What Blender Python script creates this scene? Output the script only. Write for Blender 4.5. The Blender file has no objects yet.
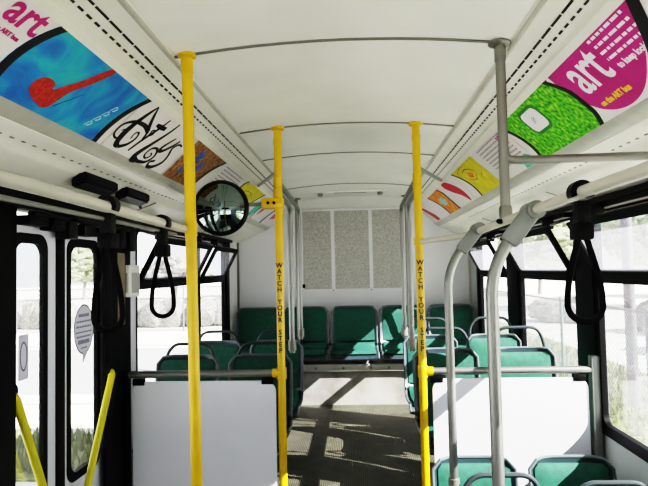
import bpy, bmesh, math, random
from mathutils import Vector, Matrix, noise as mnoise
random.seed(7)
S = bpy.context.scene
COL = S.collection
PI = math.pi

# ------------------------------------------------------------------ materials
MATS = {}
def _new(name):
    m = bpy.data.materials.new(name); m.use_nodes = True
    nt = m.node_tree; b = nt.nodes['Principled BSDF']
    return m, nt, b
def mat(name, col, rough=.5, metal=0., spec=.5, noise=0., nscale=8., bump=0., bscale=60.):
    m, nt, b = _new(name)
    b.inputs['Base Color'].default_value = (*col, 1)
    b.inputs['Roughness'].default_value = rough
    b.inputs['Metallic'].default_value = metal
    b.inputs['Specular IOR Level'].default_value = spec
    tc = nt.nodes.new('ShaderNodeTexCoord')
    if noise:
        n = nt.nodes.new('ShaderNodeTexNoise'); n.inputs['Scale'].default_value = nscale; n.inputs['Detail'].default_value = 4
        r = nt.nodes.new('ShaderNodeValToRGB')
        r.color_ramp.elements[0].position = .3; r.color_ramp.elements[1].position = .7
        r.color_ramp.elements[0].color = (*[c*(1-noise) for c in col], 1)
        r.color_ramp.elements[1].color = (*[min(1, c*(1+noise*.6)) for c in col], 1)
        nt.links.new(tc.outputs['Object'], n.inputs['Vector'])
        nt.links.new(n.outputs['Fac'], r.inputs['Fac']); nt.links.new(r.outputs['Color'], b.inputs['Base Color'])
    if bump:
        n2 = nt.nodes.new('ShaderNodeTexNoise'); n2.inputs['Scale'].default_value = bscale
        bp = nt.nodes.new('ShaderNodeBump'); bp.inputs['Strength'].default_value = bump; bp.inputs['Distance'].default_value = .002
        nt.links.new(tc.outputs['Object'], n2.inputs['Vector'])
        nt.links.new(n2.outputs['Fac'], bp.inputs['Height']); nt.links.new(bp.outputs['Normal'], b.inputs['Normal'])
    MATS[name] = m
    return m
def ramp_mat(name, stops, scale, rough=.6, detail=6, dist=0., kind='noise'):
    m, nt, b = _new(name)
    b.inputs['Roughness'].default_value = rough
    tc = nt.nodes.new('ShaderNodeTexCoord')
    if kind == 'noise':
        n = nt.nodes.new('ShaderNodeTexNoise'); n.inputs['Detail'].default_value = detail; n.inputs['Distortion'].default_value = dist
        out = n.outputs['Fac']
    else:
        n = nt.nodes.new('ShaderNodeTexVoronoi'); out = n.outputs['Distance']
    n.inputs['Scale'].default_value = scale
    r = nt.nodes.new('ShaderNodeValToRGB')
    e = r.color_ramp.elements
    while len(e) < len(stops): e.new(.5)
    for i, (p, c) in enumerate(stops):
        e[i].position = p; e[i].color = (*c, 1)
    nt.links.new(tc.outputs['Object'], n.inputs['Vector'])
    nt.links.new(out, r.inputs['Fac']); nt.links.new(r.outputs['Color'], b.inputs['Base Color'])
    MATS[name] = m
    return m
def glass_mat(name, tint, refl=.6, haze=0.):
    m = bpy.data.materials.new(name); m.use_nodes = True
    nt = m.node_tree; nt.nodes.clear()
    o = nt.nodes.new('ShaderNodeOutputMaterial'); mx = nt.nodes.new('ShaderNodeMixShader')
    t = nt.nodes.new('ShaderNodeBsdfTransparent'); t.inputs['Color'].default_value = (*tint, 1)
    g = nt.nodes.new('ShaderNodeBsdfGlossy'); g.inputs['Roughness'].default_value = .02
    f = nt.nodes.new('ShaderNodeFresnel'); f.inputs['IOR'].default_value = 1.35
    k = nt.nodes.new('ShaderNodeMath'); k.operation = 'MULTIPLY'; k.inputs[1].default_value = refl
    nt.links.new(f.outputs[0], k.inputs[0]); nt.links.new(k.outputs[0], mx.inputs[0])
    nt.links.new(t.outputs[0], mx.inputs[1]); nt.links.new(g.outputs[0], mx.inputs[2]); 
    if haze:
        tl = nt.nodes.new('ShaderNodeBsdfTranslucent'); tl.inputs['Color'].default_value = (.80, .80, .90, 1)
        m2 = nt.nodes.new('ShaderNodeMixShader'); m2.inputs[0].default_value = haze
        nt.links.new(mx.outputs[0], m2.inputs[1]); nt.links.new(tl.outputs[0], m2.inputs[2]); nt.links.new(m2.outputs[0], o.inputs[0])
    else: nt.links.new(mx.outputs[0], o.inputs[0])
    MATS[name] = m
    return m

M_ceil = mat('ceiling_white', (.86, .85, .79), .55, noise=.06, nscale=3)
M_cove = mat('cove_cream', (.82, .81, .73), .38, noise=.05, nscale=5)
M_covetrim = mat('cove_trim_grey', (.52, .51, .45), .35, .15, noise=.1, nscale=12)
M_gasket = mat('gasket_grey', (.22, .22, .20), .6)
M_wall = mat('wall_white', (.74, .75, .76), .5, noise=.04, nscale=4)
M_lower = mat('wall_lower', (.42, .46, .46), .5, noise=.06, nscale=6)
M_black = mat('black_rubber', (.0022, .0022, .0026), .5, spec=.12)
M_blackp = mat('black_plastic', (.003, .003, .0036), .45, spec=.15)
M_railcream = mat('rail_cream', (.46, .45, .38), .35)
M_strap = mat('strap_black', (.0025, .0025, .0036), .7, spec=.1, bump=.3, bscale=300)
M_panel = mat('panel_white', (.72, .73, .80), .35, noise=.03, nscale=3)
M_yellow = mat('yellow_paint', (.66, .42, .003), .32, noise=.08, nscale=10)
M_yhandle = mat('yellow_handle', (.62, .56, .01), .35)
M_chrome = mat('brushed_steel', (.24, .245, .235), .40, .8)
M_dsteel = mat('dull_steel', (.23, .23, .205), .45, .6)
M_greyplastic = mat('grey_tube', (.035, .045, .05), .35, .1)
M_clampgrey = mat('clamp_grey', (.20, .21, .20), .4, .2)
M_shell = mat('seat_shell_blue', (.022, .036, .044), .35, noise=.1, nscale=10)
M_shellrim = mat('seat_rim_light', (.10, .125, .135), .33)
M_pad = mat('seat_pad_green', (.0095, .084, .056), .75, noise=.25, nscale=40, bump=.4, bscale=200)
M_white = mat('poster_white', (.80, .76, .76), .5, noise=.03, nscale=6)
M_ink = mat('ink_black', (.008, .008, .010), .5)
M_greyink = mat('ink_grey', (.42, .38, .42), .6)
M_magink = mat('ink_magenta', (.50, .02, .20), .5)
M_whiteink = mat('ink_white', (.85, .80, .84), .5)
M_yellowink = mat('ink_yellow', (.85, .60, .03), .5)
M_red = mat('ink_red', (.50, .035, .02), .6, noise=.45, nscale=90)
M_redleaf = mat('ink_leaf_red', (.62, .03, .06), .6, noise=.3, nscale=40)
M_cyanink = mat('ink_cyan', (.25, .62, .62), .6)
M_paleblue = mat('ink_pale_blue', (.55, .78, .86), .6)
M_tealink = mat('ink_teal', (.10, .50, .38), .6)
M_pinkink = mat('ink_pink', (.70, .15, .24), .6)
M_blueink = mat('ink_blue', (.06, .15, .50), .6, noise=.3, nscale=60)
M_dgreen = mat('ink_dark_green', (.02, .20, .02), .6)
M_blueart = ramp_mat('art_blue', [(.25, (.015, .09, .42)), (.45, (.02, .24, .56)), (.6, (.03, .42, .52)), (.8, (.06, .52, .40))], 5.5, dist=1.2)
M_greenart = ramp_mat('art_green', [(.3, (.01, .14, .005)), (.45, (.05, .42, .01)), (.6, (.22, .62, .02)), (.8, (.62, .80, .10))], 60, detail=3)
M_magenta = ramp_mat('art_magenta', [(.3, (.42, .012, .17)), (.7, (.52, .025, .24))], 5)
M_brownart = ramp_mat('art_brown', [(.3, (.10, .03, .02)), (.5, (.34, .15, .05)), (.7, (.42, .28, .12))], 40)
M_yellowart = ramp_mat('art_yellow', [(.3, (.56, .48, .01)), (.6, (.72, .62, .02)), (.8, (.78, .70, .12))], 14)
M_orangeart = ramp_mat('art_orange', [(.3, (.55, .10, .01)), (.55, (.75, .30, .03)), (.75, (.80, .50, .10))], 22)
M_grille = ramp_mat('grille_speckle', [(.34, (.33, .33, .31)), (.5, (.42, .42, .395)), (.68, (.52, .52, .49))], 80, detail=2)
M_stick = mat('sticker_pale', (.62, .62, .70), .6)
M_stickink = mat('sticker_ink', (.14, .14, .22), .6)
M_boxwhite = mat('intercom_white', (.70, .70, .68), .5)
M_boxgrille = mat('intercom_grey', (.34, .34, .34), .6)
M_glass = glass_mat('window_glass', (.96, .97, .97), .3, .012)
M_tint = glass_mat('hopper_glass', (.90, .89, .95), .22, .09)
# floor: ribbed rubber
def floor_mat():
    m, nt, b = _new('ribbed_floor')
    tc = nt.nodes.new('ShaderNodeTexCoord')
    w = nt.nodes.new('ShaderNodeTexWave'); w.bands_direction = 'X'; w.inputs['Scale'].default_value = 26; w.inputs['Distortion'].default_value = 0
    n = nt.nodes.new('ShaderNodeTexNoise'); n.inputs['Scale'].default_value = 9; n.inputs['Detail'].default_value = 6
    r1 = nt.nodes.new('ShaderNodeValToRGB'); r1.color_ramp.elements[0].color = (.034, .034, .027, 1); r1.color_ramp.elements[1].color = (.095, .095, .075, 1)
    r2 = nt.nodes.new('ShaderNodeValToRGB'); r2.color_ramp.elements[0].position = .35; r2.color_ramp.elements[0].color = (.6, .6, .55, 1); r2.color_ramp.elements[1].position = .7; r2.color_ramp.elements[1].color = (1.15, 1.12, 1.05, 1)
    mx = nt.nodes.new('ShaderNodeMixRGB'); mx.blend_type = 'MULTIPLY'; mx.inputs[0].default_value = 1
    bp = nt.nodes.new('ShaderNodeBump'); bp.inputs['Strength'].default_value = .5; bp.inputs['Distance'].default_value = .003
    L = nt.links.new
    L(tc.outputs['Object'], w.inputs['Vector']); L(tc.outputs['Object'], n.inputs['Vector'])
    L(w.outputs['Fac'], r1.inputs['Fac']); L(n.outputs['Fac'], r2.inputs['Fac'])
    L(r1.outputs[0], mx.inputs[1]); L(r2.outputs[0], mx.inputs[2]); L(mx.outputs[0], b.inputs['Base Color'])
    L(w.outputs['Fac'], bp.inputs['Height']); L(bp.outputs['Normal'], b.inputs['Normal'])
    b.inputs['Roughness'].default_value = .5
    return m
M_floor = floor_mat()
M_riser = ramp_mat('riser_scuffed', [(.3, (.16, .155, .13)), (.5, (.30, .29, .26)), (.7, (.36, .35, .32))], 3.5)
M_mirror = mat('mirror_silver', (.20, .25, .24), .03, 1.)
M_pave = mat('pavement', (.74, .72, .68), .9, noise=.12, nscale=1.5)
M_asph = mat('asphalt', (.36, .355, .36), .9, noise=.12, nscale=2)
M_kerb = mat('kerb', (.66, .65, .62), .9)
M_grass = ramp_mat('grass', [(.3, (.07, .10, .02)), (.5, (.18, .20, .06)), (.7, (.32, .30, .16))], 14)
M_leaf = ramp_mat('foliage', [(.3, (.09, .11, .07)), (.55, (.22, .25, .15)), (.75, (.40, .42, .28))], 8)
M_leaf2 = ramp_mat('foliage_dry', [(.3, (.10, .095, .10)), (.55, (.24, .235, .21)), (.75, (.38, .38, .30))], 9)
M_bark = mat('bark', (.22, .18, .15), .9, noise=.3, nscale=10)
M_wood = mat('utility_wood', (.13, .115, .125), .9, noise=.25, nscale=12)
M_wire = mat('galvanised_wire', (.16, .16, .18), .6, .2)

# ------------------------------------------------------------------ mesh helpers
def box(bm, x0, x1, y0, y1, z0, z1, bev=0., seg=2):
    t = bmesh.new()
    bmesh.ops.create_cube(t, size=1)
    for v in t.verts:
        v.co = Vector(((x0+x1)/2+v.co.x*(x1-x0), (y0+y1)/2+v.co.y*(y1-y0), (z0+z1)/2+v.co.z*(z1-z0)))
    if bev:
        bmesh.ops.bevel(t, geom=t.edges[:], offset=bev, segments=seg, affect='EDGES', profile=.5)
    merge(bm, t); return bm
def merge(bm, t, mtx=None):
    mp = {}
    for v in t.verts: mp[v] = bm.verts.new(mtx @ v.co if mtx else v.co)
    for f in t.faces:
        try: bm.faces.new([mp[v] for v in f.verts])
        except ValueError: pass
    t.free()
def tube(bm, pts, r, n=12, closed=False, cap=True, rr=None):
    pts = [Vector(p) for p in pts]; N = len(pts); rings = []
    prev = None
    for i, p in enumerate(pts):
        if closed: d = pts[(i+1) % N]-pts[i-1]
        elif i == 0: d = pts[1]-pts[0]
        elif i == N-1: d = pts[-1]-pts[-2]
        else: d = (pts[i+1]-p).normalized()+(p-pts[i-1]).normalized()
        d.normalize()
        if prev is None:
            a = Vector((0, 0, 1)) if abs(d.z) < .9 else Vector((1, 0, 0))
            u = d.cross(a).normalized()
        else:
            u = (prev-d*prev.dot(d)).normalized()
        prev = u; w = d.cross(u)
        R = rr[i] if rr else r
        rings.append([bm.verts.new(p+(u*math.cos(2*PI*k/n)+w*math.sin(2*PI*k/n))*R) for k in range(n)])
    for i in range(N if closed else N-1):
        A, B = rings[i], rings[(i+1) % N]
        for k in range(n): bm.faces.new((A[k], A[(k+1) % n], B[(k+1) % n], B[k]))
    if cap and not closed:
        bm.faces.new(rings[0][::-1]); bm.faces.new(rings[-1])
    return bm
def fillet(pts, r, n=6):
    """polyline with rounded corners"""
    pts = [Vector(p) for p in pts]; out = [pts[0]]
    for i in range(1, len(pts)-1):
        a, p, b = pts[i-1], pts[i], pts[i+1]
        ra = min(r, (a-p).length*.48, (b-p).length*.48)
        s = p+(a-p).normalized()*ra; e = p+(b-p).normalized()*ra
        for k in range(n+1):
            t = k/n; out.append(s*(1-t)**2+p*2*t*(1-t)+e*t*t)
    out.append(pts[-1]); return out
def ribbon(bm, pts, wvec, w, th, closed=False):
    """flat strap: rectangular section swept along pts, width along wvec"""
    pts = [Vector(p) for p in pts]; N = len(pts); W = Vector(wvec).normalized(); rings = []
    for i, p in enumerate(pts):
        d = (pts[(i+1) % N]-pts[i-1]) if closed else (pts[min(i+1, N-1)]-pts[max(i-1, 0)])
        d.normalize(); nn = d.cross(W).normalized()
        rings.append([bm.verts.new(p+W*a*w/2+nn*b*th/2) for a, b in ((-1, -1), (1, -1), (1, 1), (-1, 1))])
    for i in range(N if closed else N-1):
        A, B = rings[i], rings[(i+1) % N]
        for k in range(4): bm.faces.new((A[k], A[(k+1) % 4], B[(k+1) % 4], B[k]))
    if not closed: bm.faces.new(rings[0][::-1]); bm.faces.new(rings[-1])
    return bm
def rrect(u0, u1, v0, v1, r, n=5):
    out = []
    for cx, cy, a in ((u1-r, v1-r, 0), (u0+r, v1-r, PI/2), (u0+r, v0+r, PI), (u1-r, v0+r, 1.5*PI)):
        for k in range(n+1):
            t = a+PI/2*k/n; out.append((cx+r*math.cos(t), cy+r*math.sin(t)))
    return out
AX = {'x': lambda u, v, w: (w, u, v), 'y': lambda u, v, w: (u, w, v), 'z': lambda u, v, w: (u, v, w)}
def prism(bm, poly, w0, w1, ax='z'):
    f = AX[ax]
    A = [bm.verts.new(f(u, v, w0)) for u, v in poly]; B = [bm.verts.new(f(u, v, w1)) for u, v in poly]
    n = len(poly)
    for i in range(n): bm.faces.new((A[i], A[(i+1) % n], B[(i+1) % n], B[i]))
    bm.faces.new(A[::-1]); bm.faces.new(B); return bm
def ring(bm, outer, inner, w0, w1, ax='z'):
    f = AX[ax]; n = len(outer)
    L = [[bm.verts.new(f(u, v, w)) for u, v in P] for P, w in ((outer, w0), (outer, w1), (inner, w1), (inner, w0))]
    for j in range(4):
        A, B = L[j], L[(j+1) % 4]
        for i in range(n): bm.faces.new((A[i], A[(i+1) % n], B[(i+1) % n], B[i]))
    return bm
def lathe(bm, prof, c, axis=(0, 0, 1), n=24):
    ax = Vector(axis).normalized(); a = Vector((0, 0, 1)) if abs(ax.z) < .9 else Vector((1, 0, 0))
    u = ax.cross(a).normalized(); w = ax.cross(u); c = Vector(c); rings = []
    for r, h in prof:
        if r < 1e-6: rings.append([bm.verts.new(c+ax*h)])
        else: rings.append([bm.verts.new(c+ax*h+(u*math.cos(2*PI*k/n)+w*math.sin(2*PI*k/n))*r) for k in range(n)])
    for A, B in zip(rings, rings[1:]):
        for k in range(n):
            q = (k+1) % n
            if len(A) == 1 and len(B) == 1: continue
            if len(A) == 1: bm.faces.new((A[0], B[q], B[k]))
            elif len(B) == 1: bm.faces.new((A[k], A[q], B[0]))
            else: bm.faces.new((A[k], A[q], B[q], B[k]))
    return bm
def wloc(o):
    v = Vector((0, 0, 0))
    while o is not None: v += o.location; o = o.parent
    return v
def obj(name, bm, m, parent=None, local=False, sharp=.6):
    if parent is not None and not local:
        d = wloc(parent)
        for v in bm.verts: v.co -= d
    bmesh.ops.recalc_face_normals(bm, faces=bm.faces[:])
    me = bpy.data.meshes.new(name); bm.to_mesh(me); bm.free()
    for p in me.polygons: p.use_smooth = True
    me.set_sharp_from_angle(angle=sharp)
    me.materials.append(m)
    o = bpy.data.objects.new(name, me); COL.objects.link(o)
    if parent is not None: o.parent = parent
    return o
def tag(o, label=None, cat=None, group=None, kind=None):
    if label: o['label'] = label
    if cat: o['category'] = cat
    if group: o['group'] = group
    if kind: o['kind'] = kind
    return o
def thing(name, label, cat, loc=(0, 0, 0), group=None):
    o = bpy.data.objects.new(name, None); o.empty_display_size = .1; COL.objects.link(o); o.location = loc
    return tag(o, label, cat, group)
def struct(name, bm, m, label=None):
    return tag(obj(name, bm, m), label, None, None, 'structure')
def sempty(name, loc=(0, 0, 0), label=None):
    o = bpy.data.objects.new(name, None); COL.objects.link(o); o.location = loc
    return tag(o, label, None, None, 'structure')
def copy_tree(o, parent=None):
    c = o.copy(); COL.objects.link(c)
    if parent is not None: c.parent = parent
    for ch in list(o.children): copy_tree(ch, c)
    return c
def B(): return bmesh.new()
def text_bm(body, size, bold=0., shear=0., spacing=1., rot=0., loc=(0, 0, 0), align='CENTER', sx=1., line=1.):
    cu = bpy.data.curves.new('t', 'FONT'); cu.body = body; cu.size = size; cu.align_x = align; cu.align_y = 'CENTER'
    cu.offset = bold; cu.shear = shear; cu.space_character = spacing; cu.extrude = .0003; cu.resolution_u = 3; cu.space_line = line
    ob = bpy.data.objects.new('t', cu); COL.objects.link(ob)
    bpy.context.view_layer.update()
    me = bpy.data.meshes.new_from_object(ob.evaluated_get(bpy.context.evaluated_depsgraph_get()))
    bm = B(); bm.from_mesh(me)
    bpy.data.objects.remove(ob); bpy.data.curves.remove(cu); bpy.data.meshes.remove(me)
    mt = Matrix.Translation(loc) @ Matrix.Rotation(rot, 4, 'Z') @ Matrix.Diagonal((sx, 1, 1, 1))
    bmesh.ops.transform(bm, matrix=mt, verts=bm.verts[:])
    return bm

# ------------------------------------------------------------------ camera (at standing eye height in the low front section)
Yc = Vector((32, 27, 580)).normalized(); ro = .0236
Xc = Vector((1, -ro, -(Yc.x-ro*Yc.y)/Yc.z)).normalized()
Dc = Yc.cross(Xc)
if Dc.y < 0: Dc = -Dc
Zc = -Dc
right = Vector((Xc.x, Yc.x, Zc.x)); down = Vector((Xc.y, Yc.y, Zc.y)); fwd = Vector((Xc.z, Yc.z, Zc.z))
cd = bpy.data.cameras.new('camera'); cam = bpy.data.objects.new('camera', cd); COL.objects.link(cam)
cd.sensor_width = 36; cd.lens = 36*580/648; cd.clip_start = .03; cd.clip_end = 500
mw = Matrix((right, -down, -fwd)).transposed().to_4x4(); mw.translation = (.035, 0, 1.65)
cam.matrix_world = mw
S.camera = cam

FR = .43        # raised rear floor
Y0, Y1 = -1.5, 6.0
YP = 2.885      # partition / step line

# ------------------------------------------------------------------ shell of the bus
b = B(); box(b, -1.25, 1.25, Y0, YP+.02, -.06, 0)
box(b, -.36, .36, YP-.30, YP+.02, 0, .215)
struct('floor', b, M_floor)
b = B(); box(b, -1.25, 1.25, YP+.02, Y1+.06, -.06, FR)
struct('floor_rear', b, M_floor)
# ceiling: cambered centre + cove bands
def sweep_profile(bm, prof, y0, y1, th=.02):
    A = [[bm.verts.new((x, y, z+dz)) for x, z in prof] for y, dz in ((y0, 0), (y1, 0), (y1, th), (y0, th))]
    for j in range(4):
        P, Q = A[j], A[(j+1) % 4]
        for i in range(len(prof)-1): bm.faces.new((P[i], P[i+1], Q[i+1], Q[i]))
    for e in (0, len(prof)-1): bm.faces.new([A[j][e] for j in range(4)])
    return bm
cp = [(-.55+1.1*i/12, 2.392-.037*((-.55+1.1*i/12)/.55)**2) for i in range(13)]
b = sweep_profile(B(), cp, Y0, Y1, .03)
ceil = struct('ceiling', b, M_ceil)
for yr in (.55, 1.83, YP, 3.62, 4.93):          # seams across the ceiling
    b = B()
    ribbon(b, [(x*.995, yr, z-.002) for x, z in cp], (0, 1, 0), .013, .005)
    obj('ceiling_seam', b, M_dsteel, ceil)
for s, sd in ((-1, 'left'), (1, 'right')):
    b = sweep_profile(B(), [(s*.535, 2.357), (s*.546, 2.345), (s*.575, 2.340), (s*.662, 2.286)], Y0, Y1)
    cv = struct('trim_cove_band_'+sd, b, M_cove)
    b = B(); tube(b, [(s*.546, Y0, 2.350), (s*.546, Y1, 2.350)], .009, 8)
    obj('cove_edge_gasket', b, M_covetrim, cv)
    nrm = Vector((-s*.522, 0, -.853))
    def on_band(a, y): return Vector((s*(.575+.087*a), y, 2.340-.054*a))+nrm*.0012
    b = B()
    for a, w, p, d in ((.30, .0036, .085, .076), (.60, .0036, .046, .028)):
        y = .2
        while y < 5.8:
            q = [on_band(a-w/.10, y), on_band(a+w/.10, y), on_band(a+w/.10, y+d), on_band(a-w/.10, y+d)]
            b.faces.new([b.verts.new(v) for v in q]); y += p
    tag(obj('vent_slots', b, M_ink, cv), 'row of black vent slots')
    # strips holding the posters and the backing
    b = B(); ribbon(b, [(s*.668, y, 2.276) for y in (Y0, Y1)], (s*.74, 0, -.67), .026, .010)
    struct('trim_poster_top_'+sd, b, M_cove)
    b = sweep_profile(B(), [(s*.655, 2.298), (s*.862, 2.108)], Y0, Y1, .03)
    struct('trim_poster_backing_'+sd, b, M_cove)
    b = sweep_profile(B(), [(s*.845, 2.117), (s*.862, 2.098), (s*.890, 2.082), (s*.905, 2.078)], Y0, Y1)
    struct('trim_poster_bottom_'+sd, b, M_covetrim)
    b = sweep_profile(B(), [(s*.900, 2.076), (s*.925, 2.066), (s*.955, 2.062), (s*.985, 2.05), (s*1.0, 2.035), (s*1.01, 2.03), (s*1.215, 1.955)], Y0, Y1)
    pn = struct('trim_upper_panel_'+sd, b, M_cove)
    b = B()
    for k in range(70):
        y = .6+k*.06
        box(b, s*.963-.004, s*.963+.004, y, y+.018, 2.0575, 2.0605)
    obj('perforations', b, M_gasket, pn)
    for yy in (1.47, 3.0, 4.5):
        b = B(); ribbon(b, [(s*1.012, yy, 2.0265), (s*1.2, yy, 1.958)], (0, 1, 0), .004, .003)
        obj('panel_seam', b, M_gasket, pn)

def wall_side(s, wins, door=None):
    sd = 'left' if s < 0 else 'right'
    b = B(); x0, x1 = sorted((s*1.2, s*1.222))
    spans = sorted(wins+([door] if door else []))
    y = Y0
    for sp in spans:
        box(b, x0, x1, y, sp[0], -.05, 2.0); y = sp[1]
    box(b, x0, x1, y, Y1+.05, -.05, 2.0)
    for w in wins:
        box(b, x0, x1, w[0], w[1], -.05, w[2]); box(b, x0, x1, w[0], w[1], w[3], 2.0)
    if door: box(b, x0, x1, door[0], door[1], door[3], 2.0)
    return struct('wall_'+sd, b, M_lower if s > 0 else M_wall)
WR = [(.30, 1.58, .885, 1.91), (1.74, 2.862, .885, 1.91), (3.13, 4.16, .885, 1.91), (4.52, 5.48, .885, 1.91)]
WL = [(.10, 1.70, .885, 1.91), (3.18, 4.40, .885, 1.91), (4.50, 5.34, .885, 1.91)]
DOOR = (1.945, 2.74, 0, 1.905)
wall_side(1, WR); wall_side(-1, WL, DOOR)

b = B()
box(b, -1.25, 1.25, Y1, Y1+.05, FR-.05, 2.42)
rw = struct('wall_rear', b, M_wall)
# rear header cove and corner trims
b = B(); prism(b, [(5.80, 2.395), (5.88, 2.335), (6.0, 2.29), (6.0, 2.42), (5.8, 2.42)], -.66, .66, 'x')
struct('trim_rear_header', b, M_ceil)
for s in (-1, 1):
    b = B(); ribbon(b, [(s*1.19, 5.99, 1.0), (s*1.19, 5.99, 1.96)], (1, 0, 0), .02, .02)
    struct('trim_rear_corner_'+('left' if s < 0 else 'right'), b, M_gasket if s < 0 else M_covetrim)
# front end behind the camera: windscreen frame
b = B()
box(b, -1.25, 1.25, Y0-.05, Y0, -.05, .95); box(b, -1.25, 1.25, Y0-.05, Y0, 2.0, 2.42)
for x0, x1 in ((-1.25, -1.12), (-.05, .05), (1.12, 1.25)): box(b, x0, x1, Y0-.05, Y0, .95, 2.0)
fw = struct('wall_front', b, M_black)
b = B(); box(b, -1.12, 1.12, Y0-.03, Y0-.024, .95, 2.0)
obj('windscreen_glass', b, M_glass, fw)

# windows with hopper vents
wn = 0
def make_window(s, w):
    global wn
    wn += 1
    y0, y1, z0, z1 = w
    win = sempty('window_%d' % wn, (s*1.2, (y0+y1)/2, z0))
    xi = s*1.188; xo = s*1.216
    b = B(); ring(b, rrect(y0-.03, y1+.03, z0-.035, z1+.03, .03), rrect(y0+.012, y1-.012, z0+.015, z1-.015, .05), xi, xo, 'x')
    obj('window_frame', b, M_black, win)
    b = B(); xx = sorted((s*1.182, s*1.218)); box(b, xx[0], xx[1], y0+.01, y1-.01, 1.565, 1.622, .004)
    obj('mid_bar', b, M_black, win)
    b = B(); xx = sorted((s*1.208, s*1.212)); box(b, xx[0], xx[1], y0+.02, y1-.02, z0+.02, 1.58)
    obj('lower_pane', b, M_glass, win)
    # hopper sash tilting in at the top
    P0 = Vector((s*1.185, 0, 1.615)); P1 = Vector((s*1.055, 0, 1.862)); d = (P1-P0)
    n = Vector((d.z, 0, -d.x)).normalized()
    def pt(y, t, o): return tuple(P0+d*t+n*o+Vector((0, y, 0)))
    ya, yb = y0+.02, y1-.02
    b = B()
    out = rrect(ya, yb, 0, 1, .05, 4); inn = rrect(ya+.035, yb-.035, .04, .87, .05, 4)
    L = [[b.verts.new(pt(u, v, o)) for u, v in Pp] for Pp, o in ((out, -.012), (out, .012), (inn, .012), (inn, -.012))]
    for j in range(4):
        A, C = L[j], L[(j+1) % 4]
        for i in range(len(out)): b.faces.new((A[i], A[(i+1) % len(out)], C[(i+1) % len(out)], C[i]))
    hs = obj('hopper_sash', b, M_black, win)
    b = B(); b.faces.new([b.verts.new(pt(u, v, 0)) for u, v in ((ya+.02, .03), (yb-.02, .03), (yb-.02, .9), (ya+.02, .9))])
    obj('hopper_pane', b, M_tint, hs)
    for yy in (ya+.12, yb-.12):
        b = B(); tube(b, [(s*1.19, yy, 1.895), (s*1.12, yy+.05, 1.875), (s*1.065, yy+.03, 1.855)], .007, 6)
        obj('hopper_stay', b, M_dsteel, win)
    b = B(); xx = sorted((s*1.14, s*1.20)); box(b, xx[0], xx[1], y0, y1, 1.905, 1.932, .004)
    obj('window_header', b, M_blackp, win)
    for k in range(2):
        yy = y0+.2+k*(y1-y0-.4)
        b = B(); xx = sorted((s*1.09, s*1.15)); box(b, xx[0], xx[1], yy-.02, yy+.02, 1.855, 1.925, .006)
        obj('hopper_latch', b, M_blackp, win)
for w in WR: make_window(1, w)
for w in WL: make_window(-1, w)
# black pillars between windows
pil = [(1, 2.895, 3.10), (1, 4.20, 4.48), (1, 5.52, 5.60), (1, 1.62, 1.70), (-1, 4.43, 4.47), (-1, 5.375, 5.52)]
for i, (s, ya, yb) in enumerate(pil):
    xx = sorted((s*1.178, s*1.205))
    b = B(); box(b, xx[0], xx[1], ya, yb, .93, 1.94, .004)
    struct('trim_pillar_%d' % (i+1), b, M_black)
for s in (-1, 1):
    for ya, yb in (((1.0, 1.9), (2.95, 5.45)) if s < 0 else ((.2, 5.6),)):
        b = B(); xx = sorted((s*1.13, s*1.205)); box(b, xx[0], xx[1], ya, yb, 1.93, 1.958, .004)
        struct('trim_window_header_'+('left' if s < 0 else 'right')+('_front' if yb < 2 else ''), b, M_black)
# door surround
b = B(); box(b, -1.26, -1.13, 1.74, 1.94, 0, 1.96, .006)
struct('trim_door_post_front', b, M_black)
b = B(); box(b, -1.20, -1.14, 2.738, 2.975, 0, 1.96, .006); box(b, -1.158, -1.14, 2.672, 2.745, 0, 1.96, .004)
struct('trim_door_post_rear', b, M_black)
b = B(); box(b, -1.142, -1.138, 2.805, 2.895, 1.40, 1.76, .001)  # thin tan slab added to imitate a patch of light on the black post
struct('post_light_patch', b, mat('tan_light_patch', (.20, .17, .11), .5, noise=.3, nscale=14))
b = B(); box(b, -1.2, -1.16, 2.978, 3.095, FR, 1.95, .004)
struct('trim_window_post_left', b, M_panel)

# ------------------------------------------------------------------ doors (two folding leaves)
def door_leaf(name, y0, y1, g0, g1, sticker):
    d = sempty(name, (-1.2, y0, .03))
    b = B()
    ring(b, rrect(y0, y1, .03, 1.865, .012, 5), rrect(g0, g1, .80, 1.79, .05, 5), -1.192, -1.180, 'x')
    obj('leaf', b, M_panel, d)
    b = B(); ring(b, rrect(g0-.018, g1+.018, .78, 1.812, .06, 6), rrect(g0+.012, g1-.012, .815, 1.775, .05, 6), -1.194, -1.175, 'x')
    obj('window_gasket', b, M_black, d)
    b = B(); box(b, -1.188, -1.186, g0, g1, .80, 1.79)
    gl = obj('glass', b, M_glass, d)
    return d, gl
d1, g1 = door_leaf('door_1', 1.95, 2.288, 1.99, 2.204, None)
d2, g2 = door_leaf('door_2', 2.362, 2.732, 2.396, 2.668, None)
b = B(); box(b, -1.225, -1.172, 2.288, 2.352, .03, 1.87, .006)
obj('centre_seal', b, M_black, d1)
b = B(); box(b, -1.19, -1.178, 2.353, 2.362, .03, 1.87)
obj('seal_lip', b, M_shellrim, d1)
def yel_bar(pts, d):
    b = B(); tube(b, fillet(pts, .05), .0155, 12)
    h = obj('grab_handle', b, M_yhandle, d); h['label'] = 'yellow slanted grab handle'
    b = B(); lathe(b, [(.001, 0), (.028, 0), (.028, .03), (.001, .03)], pts[0], (1, 0, 0), 12)
    obj('handle_mount', b, M_blackp, h)
yel_bar([(-1.18, 1.955, 1.255), (-1.15, 1.965, 1.235), (-1.15, 2.26, .62), (-1.18, 2.265, .60)], d1)
yel_bar([(-1.14, 2.668, 1.21), (-1.105, 2.66, 1.20), (-1.105, 2.40, .76), (-1.105, 2.378, .70), (-1.18, 2.375, .68)], d2)
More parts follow.
